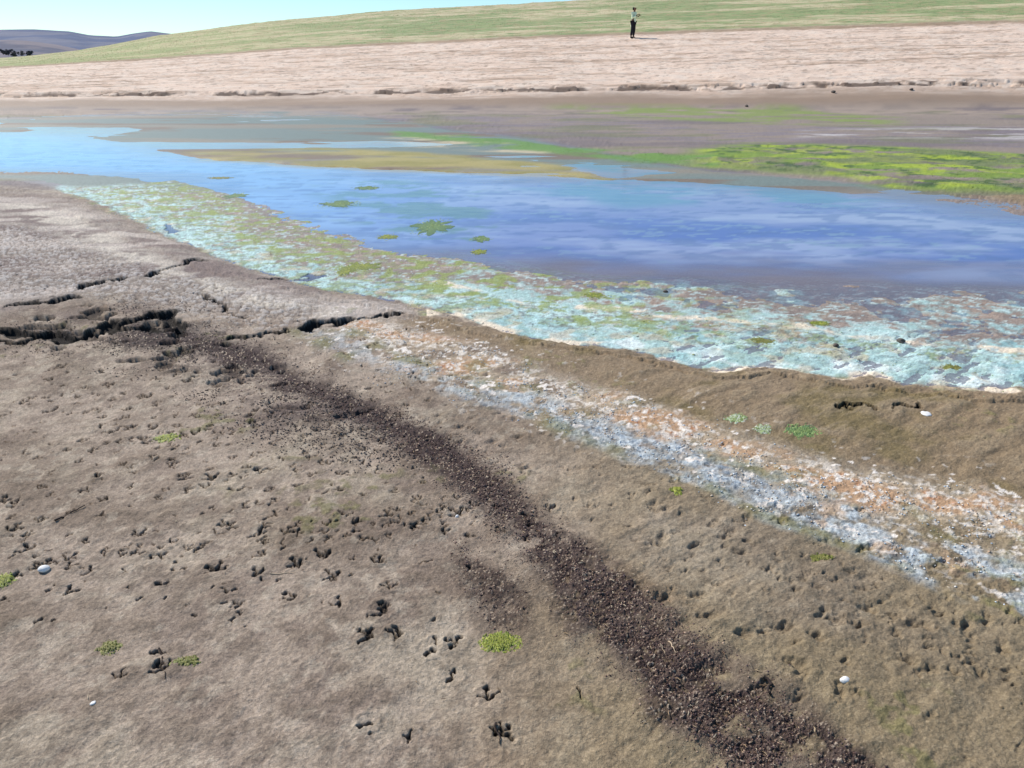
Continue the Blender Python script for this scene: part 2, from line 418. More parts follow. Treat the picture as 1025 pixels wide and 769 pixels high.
    # under water & far flats (base)
    fm = ss(-.01, .02, fl)
    C = mix(C, srgb(146, 130, 118), fm * (Y < 12) * 1.0)
    C = mix(C, srgb(166, 140, 120), fm * ss(.5, .7, strk) * .6)
    dp = ss(-.01, .05, D['deep'])
    C = mix(C, srgb(128, 116, 142), ss(0, .09, D['deep']))
    fs = ss(9.3, 10.5, Y) * fm * (1 - dp) * (Y < 28)
    C = mix(C, srgb(146, 136, 118), fs)
    C = mix(C, srgb(120, 134, 126), fs * ss(.42, .58, fbm(X * .3, Y, .7, 5, 191)) * .85)
    C = mix(C, srgb(132, 108, 86), fs * ss(.54, .64, fbm(X * .25, Y * 1.3, 1.0, 5, 192)) * .8)
    C = mix(C, srgb(176, 160, 96), ss(-.02, .02, D['farochre']) * ss(.25, .5, fbm(X * .4, Y, 1.4, 5, 197)) * .95)
    C = mix(C, srgb(150, 140, 72), ss(-.02, .02, D['farochre']) * ss(.5, .65, fbm(X * .5, Y, 1.8, 5, 193)) * .7)
    C = mix(C, srgb(204, 186, 150), ss(-.015, .02, D['farpale']) * ss(.4, .6, strk) * .9)
    ff = (Y > 9.5) * (fl < .02) * (Y < 28.5) * 1.0
    C = mix(C, srgb(150, 134, 120), ff * ss(9.5, 11, Y))
    C = mix(C, srgb(118, 106, 106), ff * ss(.42, .62, fbm(X * .3, Y, .9, 4, 70)) * .7)
    C = mix(C, srgb(136, 124, 126), ss(-.02, .03, D['farpurple']) * ss(.4, .65, strk) * .75)
    C = mix(C, srgb(122, 122, 84), ff * ss(.52, .66, fbm(X * .35, Y, 1.3, 5, 194)) * (Y < 25) * .6)
    C = mix(C, srgb(205, 196, 190), ss(-.02, .03, D['farwhite']) * ss(.5, .66, fbm(X * .4, Y * 1.2, 1.8, 4, 71)) * .8)
    C = mix(C, srgb(170, 150, 132), ss(22.5, 24.5, Y) * (Y < 29) * ss(.35, .6, strk) * .8)
    gr = fbm(X * .5, Y * 1.2, 1.7, 5, 72)
    C = mix(C, srgb(134, 148, 74), ss(-.02, .03, D['fargreen3']) * ss(.34, .58, gr) * .85)
    C = mix(C, srgb(128, 150, 60), ss(-.04, .02, D['fargreen']) * ss(.30, .46, gr) * .95)
    C = mix(C, srgb(166, 180, 60), ss(-.02, .02, D['fargreen']) * ss(.50, .66, fbm(X, Y, 2.6, 4, 73)) * .9)
    C = mix(C, srgb(112, 104, 96), ss(-.008, .012, D['fargreen']) * ss(.52, .62, fbm(X * .5, Y, 1.9, 5, 196)) * .5)
    C = mix(C, srgb(72, 96, 52), ss(-.008, .012, D['fargreen']) * ss(.60, .70, fbm(X, Y, 3.6, 4, 74)) * .8)
    C = mix(C, srgb(112, 146, 66), ss(-.014, .01, D['fargreen2']) * ss(.3, .5, gr) * .95)
    # turquoise crust
    tq = ss(-.010, .006, D['turq']); tl = ss(-.02, .02, D['turqline'])
    nT = fbm(X, Y * .8, 7, 5, 80); nT2 = fbm(X, Y, 26, 4, 81); nT3 = fbm(X, Y * 1.3, 12, 4, 82)
    C = mix(C, srgb(146, 128, 112), tq * (1 - tl) * .7)
    big = fbm(X, Y * 1.2, 3.4, 5, 181)
    rg = np.maximum(tq, ss(-.01, .03, D['speck']) * ss(-.012, .006, fl))
    lft = ss(.05, -.25, th); fc = np.clip(fl, 0, 1)
    cv = .57 - .66 * fc + .14 * ss(.16, .05, fl) - lft * (.13 + .9 * np.clip(fc, 0, .2))
    tm = rg * ss(.62, .44, nT * .35 + nT2 * .30 + big * .35 + .5 - cv) * ss(-.006, .004, fl)
    C = mix(C, srgb(176, 206, 198), tm * .92)
    C = mix(C, srgb(206, 232, 224), tm * ss(.40, .60, nT * .6 + nT2 * .4) * .9)
    C = mix(C, srgb(238, 244, 236), tm * tl * ss(.52, .66, nT) * .8)
    C = mix(C, srgb(142, 186, 188), tm * ss(.50, .66, big) * .5)
    C = mix(C, srgb(140, 152, 98), tq * ss(.53, .66, nT3) * (1 - .75 * tl) * .75)
    C = mix(C, srgb(206, 184, 150), tq * ss(.56, .68, fbm(X, Y, 8, 5, 83)) * .55)
    C = mix(C, srgb(120, 120, 116), tq * ss(.58, .70, fbm(X, Y * 1.5, 24, 4, 84)) * (1 - .6 * tl) * .7)
    # cream rim where the crust meets the mud
    rim = ss(-.012, -.003, D['turq']) * ss(-.018, -.006, -D['turq']) * ss(0, .1, D['turq'] + .1) * (th > -.12)
    C = mix(C, srgb(246, 226, 198), rim * ss(.42, .56, fbm(th, lr, 22, 3, 85)) * .9)
    sp = ss(-.01, .03, D['speck'])
    C = mix(C, srgb(200, 218, 212), sp * ss(.60, .68, fbm(X * .8, Y * 1.3, 24, 4, 86)) * .75)
    C = mix(C, srgb(186, 162, 142), sp * ss(.56, .68, fbm(X, Y * 1.4, 9, 5, 187)) * (1 - tm) * .45)
    C = mix(C, srgb(142, 148, 92), sp * lft * ss(.46, .62, nT3) * .6)
    C = mix(C, srgb(146, 158, 70), sp * ss(.5, .0, th) * ss(.53, .64, fbm(X, Y * 1.2, 9, 5, 87)) * .8)
    # shade, with some damp, painted into the track and crack colour
    C = C * (1 - .85 * hole_shade[..., None]) * (1 - .93 * np.maximum(kc, ck)[..., None])
    # bank and hillside
    m = Y > 26
    if m.any():
        fx, fy = X[m], Y[m]; c = C[m]
        b1 = fbm(fx * .22, fy, 1.3, 5, 90); b2 = fbm(fx * .5, fy, 4.5, 4, 91); g1 = fbm(fx * .35, fy, .28, 5, 92); g2 = fbm(fx * .4, fy, 1.8, 4, 93)
        t = ss(27.3, 29.0, fy + (b1 - .5) * 1.5)
        c = mix(c, srgb(160, 136, 114), ss(26, 27, fy))
        c = mix(c, srgb(236, 208, 184, .92), t)
        c = mix(c, srgb(202, 172, 146), t * ss(.48, .64, b1) * .7)
        c = mix(c, srgb(242, 224, 204, .92), t * ss(.50, .62, b2) * .5)
        c = mix(c, srgb(150, 126, 106), t * ss(.60, .70, fbm(fx * .7, fy * 1.2, 7, 3, 96)) * .6)
        st = (fy * 1.3 + (fbm(fx * .25, fy, .8, 4, 35) - .5) * 1.7) % 1.0
        c = mix(c, srgb(150, 126, 108), t * ss(0, .04, st) * ss(.0, .10, .18 - st) * ss(.45, .6, b1) * .7)
        c = mix(c, srgb(84, 66, 54), ss(28.5, 28.7, fy + (b2 - .5) * .5) * ss(29.3, 29.05, fy + (b2 - .5) * .5) * ss(.38, .48, fbm(fx, fy, 1.1, 3, 94)) * .85)  # thin dark line: ledge shade painted into the bank colour
        fyn = fy + (fbm(fx, fy, .25, 4, 31) - .5) * .9 + (b2 - .5) * .8
        g = ss(49.7, 51.2, fyn)
        c = mix(c, srgb(158, 132, 104), ss(48.9, 49.6, fyn) * (1 - g) * .8)
        c = mix(c, srgb(150, 160, 108), g)
        c = mix(c, srgb(112, 130, 80), g * ss(.45, .62, fbm(fx * .5, fy * .9, 3.2, 5, 97)) * .75)
        c = mix(c, srgb(206, 190, 152), g * ss(.42, .58, g1 + .10 * ss(62, 100, fy) - .05) * ss(.3, .5, g2) * .85)
        c = mix(c, srgb(196, 178, 144), g * ss(80, 108, fy + (g2 - .5) * 30) * ss(.35, .55, g2) * .7)
        c = mix(c, srgb(178, 176, 120), g * ss(-.05, .35, -(fx / fy) - .15) * .5)
        c = mix(c, srgb(178, 152, 118), g * ss(.54, .66, fbm(fx * .6, fy, 2.9, 4, 95)) * .6)
        C[m] = c
    fd = ss(16, 6, Y)[..., None]
    C = C * (1 + fd * (nH[..., None] - .5) * .6) * (1 + fd * (nG[..., None] - .5) * .44)
    rough = np.clip(.92 - .35 * fm - .2 * ff, .4, .95)
    return z, C.astype(F32), rough.astype(F32)

# ------------------------------------------------------------------ helpers
def add_mesh(name, V, Fc, mat, parent=None, smooth=True, colors=None, attrs=None):
    me = bpy.data.meshes.new(name)
    V = np.asarray(V, F32); Fc = np.asarray(Fc, np.int32)
    n, k = Fc.shape
    me.vertices.add(len(V)); me.vertices.foreach_set('co', V.ravel())
    me.loops.add(n * k); me.loops.foreach_set('vertex_index', Fc.ravel())
    me.polygons.add(n); me.polygons.foreach_set('loop_start', np.arange(0, n * k, k, dtype=np.int32))
    me.update(calc_edges=True)
    if smooth: me.polygons.foreach_set('use_smooth', np.ones(n, bool))
    if colors is not None:
        a = me.color_attributes.new('Col', 'FLOAT_COLOR', 'POINT')
        cc = np.ones((len(V), 4), F32); cc[:, :3] = colors
        a.data.foreach_set('color', cc.ravel())
    for kx, arr in (attrs or {}).items():
        a = me.attributes.new(kx, 'FLOAT', 'POINT'); a.data.foreach_set('value', np.asarray(arr, F32).ravel())
    me.materials.append(mat)
    o = bpy.data.objects.new(name, me); COL.objects.link(o)
    if parent: o.parent = parent
    return o

def tag(o, label=None, cat=None, group=None, kind=None):
    if label: o['label'] = label
    if cat: o['category'] = cat
    if group: o['group'] = group
    if kind: o['kind'] = kind
    return o

def grid_faces(nr, nc):
    i = np.arange(nr * nc).reshape(nr, nc)
    return np.stack([i[:-1, :-1], i[:-1, 1:], i[1:, 1:], i[1:, :-1]], -1).reshape(-1, 4)

class NT:
    def __init__(s, name):
        s.m = bpy.data.materials.new(name); s.m.use_nodes = True
        s.t = s.m.node_tree; s.t.nodes.clear()
        s.out = s.n('ShaderNodeOutputMaterial')
    def n(s, typ, **kw):
        nd = s.t.nodes.new(typ)
        for k, v in kw.items():
            if k.startswith('_'): nd.inputs[k[1:].replace('_', ' ')].default_value = v
            else: setattr(nd, k, v)
        return nd
    def l(s, a, b): s.t.links.new(a, b)
    def noise(s, scale, detail=4, rough=.6, vec=None):
        nd = s.n('ShaderNodeTexNoise'); nd.inputs['Scale'].default_value = scale
        nd.inputs['Detail'].default_value = detail; nd.inputs['Roughness'].default_value = rough
        if vec is not None: s.l(vec, nd.inputs['Vector'])
        return nd.outputs['Fac']
    def rng(s, x, a, b, c, d):
        m = s.n('ShaderNodeMapRange'); s.l(x, m.inputs[0])
        for i, v in enumerate((a, b, c, d)): m.inputs[i + 1].default_value = v
        return m.outputs[0]
    def pos(s): return s.n('ShaderNodeNewGeometry').outputs['Position']
    def mul(s, col, fac):
        m = s.n('ShaderNodeVectorMath', operation='SCALE'); s.l(col, m.inputs[0]); s.l(fac, m.inputs['Scale']); return m.outputs[0]

def mat_ground():
    t = NT('damp_mud'); p = t.pos()
    at = t.n('ShaderNodeAttribute', attribute_name='Col'); ar = t.n('ShaderNodeAttribute', attribute_name='rough')
    b = t.n('ShaderNodeBsdfPrincipled'); b.inputs['Specular IOR Level'].default_value = .25
    c = t.mul(at.outputs['Color'], t.rng(t.noise(330, 5, .8, p), .3, .7, .60, 1.36))
    c = t.mul(c, t.rng(t.noise(60, 6, .75, p), .3, .7, .80, 1.20))
    t.l(c, b.inputs['Base Color']); t.l(ar.outputs['Fac'], b.inputs['Roughness'])
    bm = t.n('ShaderNodeBump'); bm.inputs['Strength'].default_value = .8; bm.inputs['Distance'].default_value = .009
    t.l(t.noise(120, 6, .7, p), bm.inputs['Height']); t.l(bm.outputs[0], b.inputs['Normal'])
    t.l(b.outputs[0], t.out.inputs[0]); return t.m

def mat_attr(name, rough=.85, var=(.8, 1.2), scale=200, spec=.3):
    t = NT(name); p = t.pos()
    at = t.n('ShaderNodeAttribute', attribute_name='Col')
    b = t.n('ShaderNodeBsdfPrincipled'); b.inputs['Specular IOR Level'].default_value = spec
    t.l(t.mul(at.outputs['Color'], t.rng(t.noise(scale, 4, .7, p), .3, .7, *var)), b.inputs['Base Color'])
    b.inputs['Roughness'].default_value = rough
    t.l(b.outputs[0], t.out.inputs[0]); return t.m

def mat_flat(name, col, rough=.8, scale=30, var=(.75, 1.2), bump=0, spec=.3):
    t = NT(name); p = t.n('ShaderNodeTexCoord').outputs['Object']
    b = t.n('ShaderNodeBsdfPrincipled'); b.inputs['Specular IOR Level'].default_value = spec
    rgb = t.n('ShaderNodeRGB'); rgb.outputs[0].default_value = (*[float(x) for x in col], 1)
    nz = t.noise(scale, 5, .65, p)
    t.l(t.mul(rgb.outputs[0], t.rng(nz, .3, .7, *var)), b.inputs['Base Color']); b.inputs['Roughness'].default_value = rough
    if bump:
        bm = t.n('ShaderNodeBump'); bm.inputs['Strength'].default_value = bump; bm.inputs['Distance'].default_value = .01
        t.l(nz, bm.inputs['Height']); t.l(bm.outputs[0], b.inputs['Normal'])
    t.l(b.outputs[0], t.out.inputs[0]); return t.m

def mat_water():
    t = NT('shallow_water'); p = t.pos()
    cc = t.n('ShaderNodeAttribute', attribute_name='Col'); mk = t.n('ShaderNodeAttribute', attribute_name='murk')
    tr = t.n('ShaderNodeBsdfTransparent'); tr.inputs[0].default_value = (.93, .95, 1, 1)
    df = t.n('ShaderNodeBsdfDiffuse'); t.l(cc.outputs['Color'], df.inputs[0])
    m1 = t.n('ShaderNodeMixShader'); t.l(mk.outputs['Fac'], m1.inputs[0]); t.l(tr.outputs[0], m1.inputs[1]); t.l(df.outputs[0], m1.inputs[2])
    gl = t.n('ShaderNodeBsdfGlossy'); gl.inputs['Roughness'].default_value = .06; gl.inputs[0].default_value = (.92, .95, 1, 1)
    fr = t.n('ShaderNodeFresnel'); fr.inputs[0].default_value = 1.33
    mp = t.n('ShaderNodeMapping'); mp.inputs['Scale'].default_value = (.5, 1.3, 1); t.l(p, mp.inputs[0])
    bm = t.n('ShaderNodeBump'); bm.inputs['Strength'].default_value = .45; bm.inputs['Distance'].default_value = .010
    ad = t.n('ShaderNodeMath', operation='MULTIPLY_ADD'); t.l(t.noise(38, 3, .6, mp.outputs[0]), ad.inputs[0]); ad.inputs[1].default_value = .12; t.l(t.noise(5, 3, .5, mp.outputs[0]), ad.inputs[2]); t.l(ad.outputs[0], bm.inputs['Height'])
    t.l(bm.outputs[0], gl.inputs['Normal'])
    m2 = t.n('ShaderNodeMixShader'); t.l(fr.outputs[0], m2.inputs[0]); t.l(m1.outputs[0], m2.inputs[1]); t.l(gl.outputs[0], m2.inputs[2])
    t.l(m2.outputs[0], t.out.inputs[0]); return t.m

# ------------------------------------------------------------------ ground sheet
Q = 1.0
vs = np.arange(930, 109, -.85 / Q)
Yv = np.array([gp(512, v)[1] for v in vs])
rows = np.concatenate([-np.geomspace(40, .6, 26), np.linspace(-.5, Yv[0] - .02, 40), Yv,
                       np.arange(Yv[-1] + .08, 50.5, .12 / Q), np.geomspace(50.6, 113, int(230 * Q)), np.geomspace(114, 6000, 60)])
sf = np.arange(-1.08, 1.0801, .0015 / Q)
so = np.geomspace(1.09, 9, 50)
s = np.concatenate([-so[::-1], sf, so])
YY, SS = np.meshgrid(rows, s, indexing='ij')
XX = SS * np.hypot(YY, .8)
nr, nc = XX.shape
Z = np.empty(XX.shape, F32); CC = np.empty(XX.shape + (3,), F32); RR = np.empty(XX.shape, F32)
for i in range(0, nr, 160):
    z, c, rg = ground(XX[i:i + 160], YY[i:i + 160]); Z[i:i + 160] = z; CC[i:i + 160] = c; RR[i:i + 160] = rg
V = np.stack([XX, YY, Z], -1).reshape(-1, 3)
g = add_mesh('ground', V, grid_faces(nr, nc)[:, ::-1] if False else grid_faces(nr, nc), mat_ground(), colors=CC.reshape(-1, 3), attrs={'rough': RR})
tag(g, kind='structure')
del XX, YY, SS, CC, V

def H(x, y): return ground(np.atleast_1d(np.asarray(x, float)), np.atleast_1d(np.asarray(y, float)), False)
def h1(x, y): return float(H(x, y)[0])

# ------------------------------------------------------------------ water
wr = np.concatenate([[gp(512, v)[1] for v in np.arange(420, 112, -1.2)]]); wsx = np.linspace(-1.5, 1.5, 900)
YY, SS = np.meshgrid(wr, wsx, indexing='ij'); XX = YY * SS
th, lr = lp(XX, YY)
tw = th + (fbm(th, lr, 9, 4, 1) - .5) * .03 + (fbm(th, lr, 40, 3, 3) - .5) * .012; lw = lr + (fbm(th, lr, 9, 4, 2) - .5) * .05
dd = {k: sdist(tw, lw, PL[k]) for k in ('deep', 'farochre', 'farpale', 'farteal', 'tealwater', 'filmA', 'filmB', 'turq', 'speck')}
st1 = fbm(XX * .45, YY * 1.1, 1.1, 5, 200); st2 = fbm(XX * .45, YY * 1.05, 1.5, 5, 201)
def mix(C, c, m): return C + (c - C) * m[..., None]
C = np.broadcast_to(srgb(152, 138, 138), XX.shape + (3,)).astype(F32)
C = mix(C, srgb(150, 146, 128), ss(2.4, 2.7, lr))
C = mix(C, srgb(120, 138, 132), ss(2.4, 2.7, lr) * ss(.45, .6, st1) * .7)
dpm = ss(-.08, .10, dd['deep'] + (st2 - .5) * .16)
C = mix(C, srgb(150, 128, 120), ss(.5, .65, st1) * .8)
C = mix(C, srgb(128, 124, 150), ss(.50, .68, st2) * .6)
C = mix(C, srgb(134, 142, 182), dpm)
C = mix(C, srgb(98, 114, 172), dpm * ss(.42, .62, st1) * ss(-.45, .35, th))
C = mix(C, srgb(178, 186, 204), dpm * ss(.44, .66, st2) * .7)
C = mix(C, srgb(146, 182, 222), dpm * ss(-.05, .45, -th) )
C = mix(C, srgb(104, 142, 160), ss(-.02, .02, dd['tealwater']) * ss(.4, .6, st2) * .8)
C = mix(C, srgb(96, 132, 128), ss(-.02, .02, dd['farteal']) * ss(.35, .55, st2) * .85)
C = mix(C, srgb(172, 138, 44), ss(-.012, .02, dd['farochre']) * ss(.2, .5, st2) * .95)
C = mix(C, srgb(208, 196, 166), ss(-.012, .02, dd['farpale']) * .7)
M = .55 + .33 * dpm + .75 * ss(-.012, .02, dd['farochre']) * (1 - dpm) + .35 * ss(2.35, 2.6, lr) * (1 - dpm)
C = mix(C, srgb(170, 174, 190), dpm * ss(2.05, 2.4, lr) * ss(-.1, .2, th) * .6)
C = mix(C, srgb(136, 116, 92), (1 - dpm) * ss(2.5, 2.8, lr) * ss(.5, .6, st2) * (1 - ss(-.012, .02, dd['farochre'])) * .8)
fA = ss(-.01, .05, dd['filmA']) * ss(.52, .62, fbm(XX, YY * 1.6, 1.8, 5, 210)); fB = ss(-.01, .05, dd['filmB']) * ss(.47, .6, fbm(XX * .6, YY * 1.5, 1.6, 5, 211))
st3 = fbm(XX * .7, YY * 1.5, 5.5, 5, 202)
C = mix(C, srgb(94, 108, 150), dpm * ss(.50, .66, st3) * .55)
C = mix(C, srgb(150, 172, 180), dpm * ss(.58, .70, fbm(XX * .7, YY * 1.4, 9, 4, 203)) * ss(.45, .6, st1) * .5)
C = mix(C, srgb(104, 134, 112), fA * .75)
C = mix(C, srgb(104, 146, 160), fB * .8)
M = M + ss(2.5, 2.8, lr) * (1 - dpm) * .2
M = M * (1 - .75 * ss(.04, .14, dd['speck']) * (1 - dpm) ** 2)
M = np.clip(M - .15 * ss(-.02, 0, dd['turq']), 0, .95)
flw = sdist(th, lr, PL['flood']); wf = grid_faces(*XX.shape)
wf = wf[(flw.reshape(-1)[wf] > -.06).all(1)]
w = add_mesh('water', np.stack([XX, YY, XX * 0], -1).reshape(-1, 3), wf, mat_water(), colors=C.reshape(-1, 3), attrs={'murk': M})
tag(w, kind='structure')

# ------------------------------------------------------------------ distant hills, haze baked into their colours
def ridge(name, D, pts, amp, base, cols, seed):
    us = np.linspace(-700, 1700, 500); 
    top = np.interp(us, [p[0] for p in pts], [p[1] for p in pts])
    k = 46; V = []; Cc = []
    for j in range(k):
        t = j / (k - 1)
        Yd = D * (1 - .35 * (1 - t))
        a = np.array([ray(u, 58)[0] for u in us]); b = np.array([ray(0, v)[1] for v in top])
        x = a * Yd; hh = base + (EYE + b * D - base) * (t ** .8)
        hh = hh + amp * (fbm(x, np.full(x.shape, Yd), 9 / D * 1.2, 5, seed) - .5) * (4 * t * (1 - t) + .3)
        V.append(np.stack([x, np.full(x.shape, Yd), hh], -1))
        n = fbm(x, np.full(x.shape, Yd), 26 / D, 5, seed + 1)
        Cc.append(cols[0] + (cols[1] - cols[0]) * ss(.4, .6, n)[:, None])
    o = add_mesh(name, np.array(V).reshape(-1, 3), grid_faces(k, len(us)), mat_attr(name + '_hazy', .95, (.9, 1.1), .02), colors=np.array(Cc).reshape(-1, 3))
    return tag(o, kind='structure')
ridge('hills', 2600, [(-700,44),(-200,30),(0,30),(40,29),(75,31),(95,35),(120,36.5),(140,33),(155,31),(180,34),(400,48),(1000,52),(1700,50)], 16, -20,
      (srgb(84, 94, 122), srgb(112, 114, 130)), 300)
ridge('hills', 1500, [(-700,50),(-200,42),(0,40),(30,41),(60,45),(90,52),(200,57),(1700,60)], 10, -12, (srgb(88, 88, 104), srgb(126, 116, 120)), 310)
# far wood at the foot of the hills
def blobs(name, centers, sizes, mat, cols, nper=60):
    V = []; Fc = []; Cc = []
    for (x, y, z), sz in zip(centers, sizes):
        for k in range(nper):
            d = RNG.normal(size=3); d /= np.linalg.norm(d) + 1e-6
            p = np.array([x, y, z]) + d * sz * RNG.uniform(.5, 1) * np.array([1, 1, .8])
            a = RNG.normal(size=(3, 3)) * sz * .28
            n0 = len(V); V += [p + a[0], p + a[1], p + a[2]]; Fc.append((n0, n0 + 1, n0 + 2))
            c = cols[RNG.integers(len(cols))]; Cc += [c, c, c]
    return add_mesh(name, V, Fc, mat, smooth=False, colors=np.array(Cc))
cs = []; sz = []
for i in range(260):
    u = RNG.uniform(-160, 32); a, b = ray(u, RNG.uniform(50, 54) + (1.5 if u > 12 else 0)); D = 700 + RNG.uniform(-40, 40)
    cs.append((a * D, D, EYE + b * D)); sz.append(RNG.uniform(.9, 1.9))
o = blobs('woodland', cs, sz, mat_attr('far_foliage', .95, (.8, 1.2), .3), [srgb(56, 60, 74), srgb(68, 70, 80), srgb(48, 54, 64)])
tag(o, 'dark line of distant woodland at the left foot of the hills', 'woodland', kind='stuff')

# ------------------------------------------------------------------ grass on the hillside
def blades(n, sampler, h, cols, name, label, cat, wfac=.16):
    P = sampler(n); n = len(P)
    z = H(P[:, 0], P[:, 1])
    k = 5
    V = np.zeros((n, k, 3, 3)); hh = RNG.uniform(.5, 1.2, (n, k)) * h[0] * (1 + h[1] * (P[:, 1:2] - 42) / 60)
    an = RNG.uniform(0, 6.28, (n, k)); off = RNG.normal(0, .35, (n, k, 2)) * hh[..., None]
    bx = P[:, None, 0] + off[..., 0]; by = P[:, None, 1] + off[..., 1]
    wd = hh * wfac
    V[:, :, 0] = np.stack([bx - np.cos(an) * wd, by - np.sin(an) * wd, np.broadcast_to(z[:, None] - .01, bx.shape)], -1)
    V[:, :, 1] = np.stack([bx + np.cos(an) * wd, by + np.sin(an) * wd, np.broadcast_to(z[:, None] - .01, bx.shape)], -1)
    V[:, :, 2] = np.stack([bx + RNG.normal(0, .3, bx.shape) * hh, by + RNG.normal(0, .3, bx.shape) * hh, z[:, None] + hh], -1)
    ci = cols[RNG.integers(0, len(cols), n)]
    Cc = np.repeat(ci[:, None, :], k * 3, 1).reshape(-1, 3)
    V = V.reshape(-1, 3)
    o = add_mesh(name, V, np.arange(len(V)).reshape(-1, 3), mat_attr(name + '_blade', .9, (.85, 1.15), 2), smooth=False, colors=Cc)
    return tag(o, label, cat, kind='stuff')
def hill_s(n):
    Y = np.exp(RNG.uniform(math.log(50.3), math.log(115), n)); X = RNG.uniform(-.95, .95, n) * Y
    d = fbm(X * .5, Y, .5, 4, 401)
    k = (d > .42)
    return np.stack([X, Y], 1)[k]
blades(30000, hill_s, (.035, .8), np.array([srgb(160, 178, 116), srgb(180, 190, 130), srgb(210, 200, 150), srgb(226, 210, 168), srgb(150, 166, 106)]),
       'hillside_grass', 'short green and straw grass covering the far hillside', 'grass')
def marsh_s(n):
    Y = RNG.uniform(9.5, 21, n); X = RNG.uniform(-.4, 1.1, n) * Y
    th, lr = lp(X, Y); th = th + (fbm(X, Y, .9, 4, 411) - .5) * .09; lr = lr + (fbm(X, Y, .9, 4, 412) - .5) * .14
    a = sdist(th, lr, PL['fargreen']) > RNG.uniform(0, .03, n); b = sdist(th, lr, PL['fargreen2']) > .002
    c = fbm(X, Y, 2.4, 4, 402) > .42
    return np.stack([X, Y], 1)[(a | b) & c]
blades(16000, marsh_s, (.012, .1), np.array([srgb(160, 168, 84), srgb(146, 158, 78), srgb(176, 176, 104), srgb(122, 140, 80)]),
       'marsh_weed', 'bright green water weed along the far edge of the pool', 'water weed', .3)

# ------------------------------------------------------------------ grit and flakes (uncountable)
OCT = np.array([(1,0,0),(-1,0,0),(0,1,0),(0,-1,0),(0,0,1),(0,0,-1)], float)
OF = np.array([(0,2,4),(2,1,4),(1,3,4),(3,0,4),(2,0,5),(1,2,5),(3,1,5),(0,3,5)])
def scatter(name, P, size, cols, label, cat, mat, flat=.5, sink=.2):
    n = len(P); z = H(P[:, 0], P[:, 1])
    sc = RNG.uniform(.5, 1.3, (n, 1, 3)) * size[:, None, None]; sc[..., 2] *= flat
    v = OCT[None] * sc * RNG.uniform(.7, 1.3, (n, 6, 1))
    an = RNG.uniform(0, 6.28, n); c, s_ = np.cos(an)[:, None], np.sin(an)[:, None]
    tl = RNG.normal(0, .35, (n, 1))
    x = v[..., 0] * c - v[..., 1] * s_; y = v[..., 0] * s_ + v[..., 1] * c; zz = v[..., 2] + x * tl
    V = np.stack([x + P[:, :1], y + P[:, 1:2], zz + z[:, None] + size[:, None] * flat * (1 - sink)], -1).reshape(-1, 3)
    Fc = (OF[None] + (np.arange(n) * 6)[:, None, None]).reshape(-1, 3)
    Cc = np.repeat(cols[RNG.integers(0, len(cols), n)], 6, 0)
    o = add_mesh(name, V, Fc, mat, smooth=False, colors=Cc)
    return tag(o, label, cat, kind='stuff')
MG = mat_attr('grit_stone', .8, (.7, 1.3), 300, .35)
def inplan(key, n, lo=0, warp=.03, pw=1.0):
    poly = PL[key]; out = []
    got = 0
    while got < n:
        t = RNG.uniform(poly[:, 0].min(), poly[:, 0].max(), n); l = RNG.uniform(poly[:, 1].min(), poly[:, 1].max(), n)
        d = sdist(t + (fbm(t, l, 12, 4, 500) - .5) * warp * 1.4, l + (fbm(t, l, 12, 4, 501) - .5) * warp * 2, poly)
        r = np.exp(l); x = np.sin(t) * r; y = np.cos(t) * r
        k = (d + RNG.normal(0, .018, n) > lo) & (fbm(x, y, 14, 3, 520) * .8 + fbm(x, y, 4, 4, 521) * .2 + RNG.normal(0, .09, n) > .40 - .15 * ss(2.4, 3.2, r)) & (RNG.random(n) < (r / r.max()) ** pw * 1.0)
        out.append(np.stack([x[k], y[k]], 1)); got += int(k.sum())
    return np.concatenate(out)[:n]
P = np.concatenate([inplan('gritcore', 36000, .0, .045, .3), inplan('grit', 9000, .01, .06, .3), inplan('gritpatch', 1300, -.0, .06)])
n3 = fbm(P[:, 0], P[:, 1], 9, 3, 510); P = P[n3 > .32]
scatter('dark_grit', P, np.clip(RNG.lognormal(-6.3, .48, len(P)), .001, .006) * np.clip(np.hypot(P[:, 0], P[:, 1]) / 2.2, .8, 1.3), np.array([srgb(74, 56, 52), srgb(92, 68, 60), srgb(60, 46, 46), srgb(112, 88, 78), srgb(98, 72, 62), srgb(176, 148, 124), srgb(84, 66, 70), srgb(130, 104, 88)]),
        'loose dark reddish brown grit washed into a long diagonal band on the mud', 'grit', MG, .32, .6)
P = inplan('blotch', 9000, .0, .05); P = P[fbm(P[:, 0], P[:, 1], 4, 4, 511) > .5]
scatter('mud_crumbs', P, RNG.uniform(.002, .006, len(P)), np.array([srgb(92, 78, 72), srgb(74, 62, 58), srgb(120, 104, 94)]),
        'dark mud crumbs strewn below the cracks at left', 'mud crumbs', MG)
P = inplan('crumb', 3000, .0, .05)
scatter('dry_mud_crumbs', P, RNG.uniform(.002, .007, len(P)), np.array([srgb(196, 184, 172), srgb(176, 160, 148), srgb(214, 204, 192), srgb(150, 136, 124)]),
        'pale dry mud crumbs in the strip above the cracks', 'mud crumbs', MG, .3)
P = np.concatenate([inplan('rust', 4200, .0, .06), inplan('salt', 2400, .0, .04)]); P = P[fbm(P[:, 0], P[:, 1], 7, 4, 512) > .46]
scatter('salt_flakes', P, RNG.uniform(.002, .006, len(P)), np.array([srgb(236, 226, 212), srgb(214, 222, 228), srgb(214, 196, 172), srgb(190, 160, 132), srgb(180, 194, 206)]),
        'white and rusty flakes of dried salt crust in the diagonal band', 'salt crust', mat_attr('salt', .8, (.85, 1.1), 200), .4)
P = inplan('turq', 2600, .0, .02); P = P[fbm(P[:, 0], P[:, 1], 6, 4, 513) > .48]
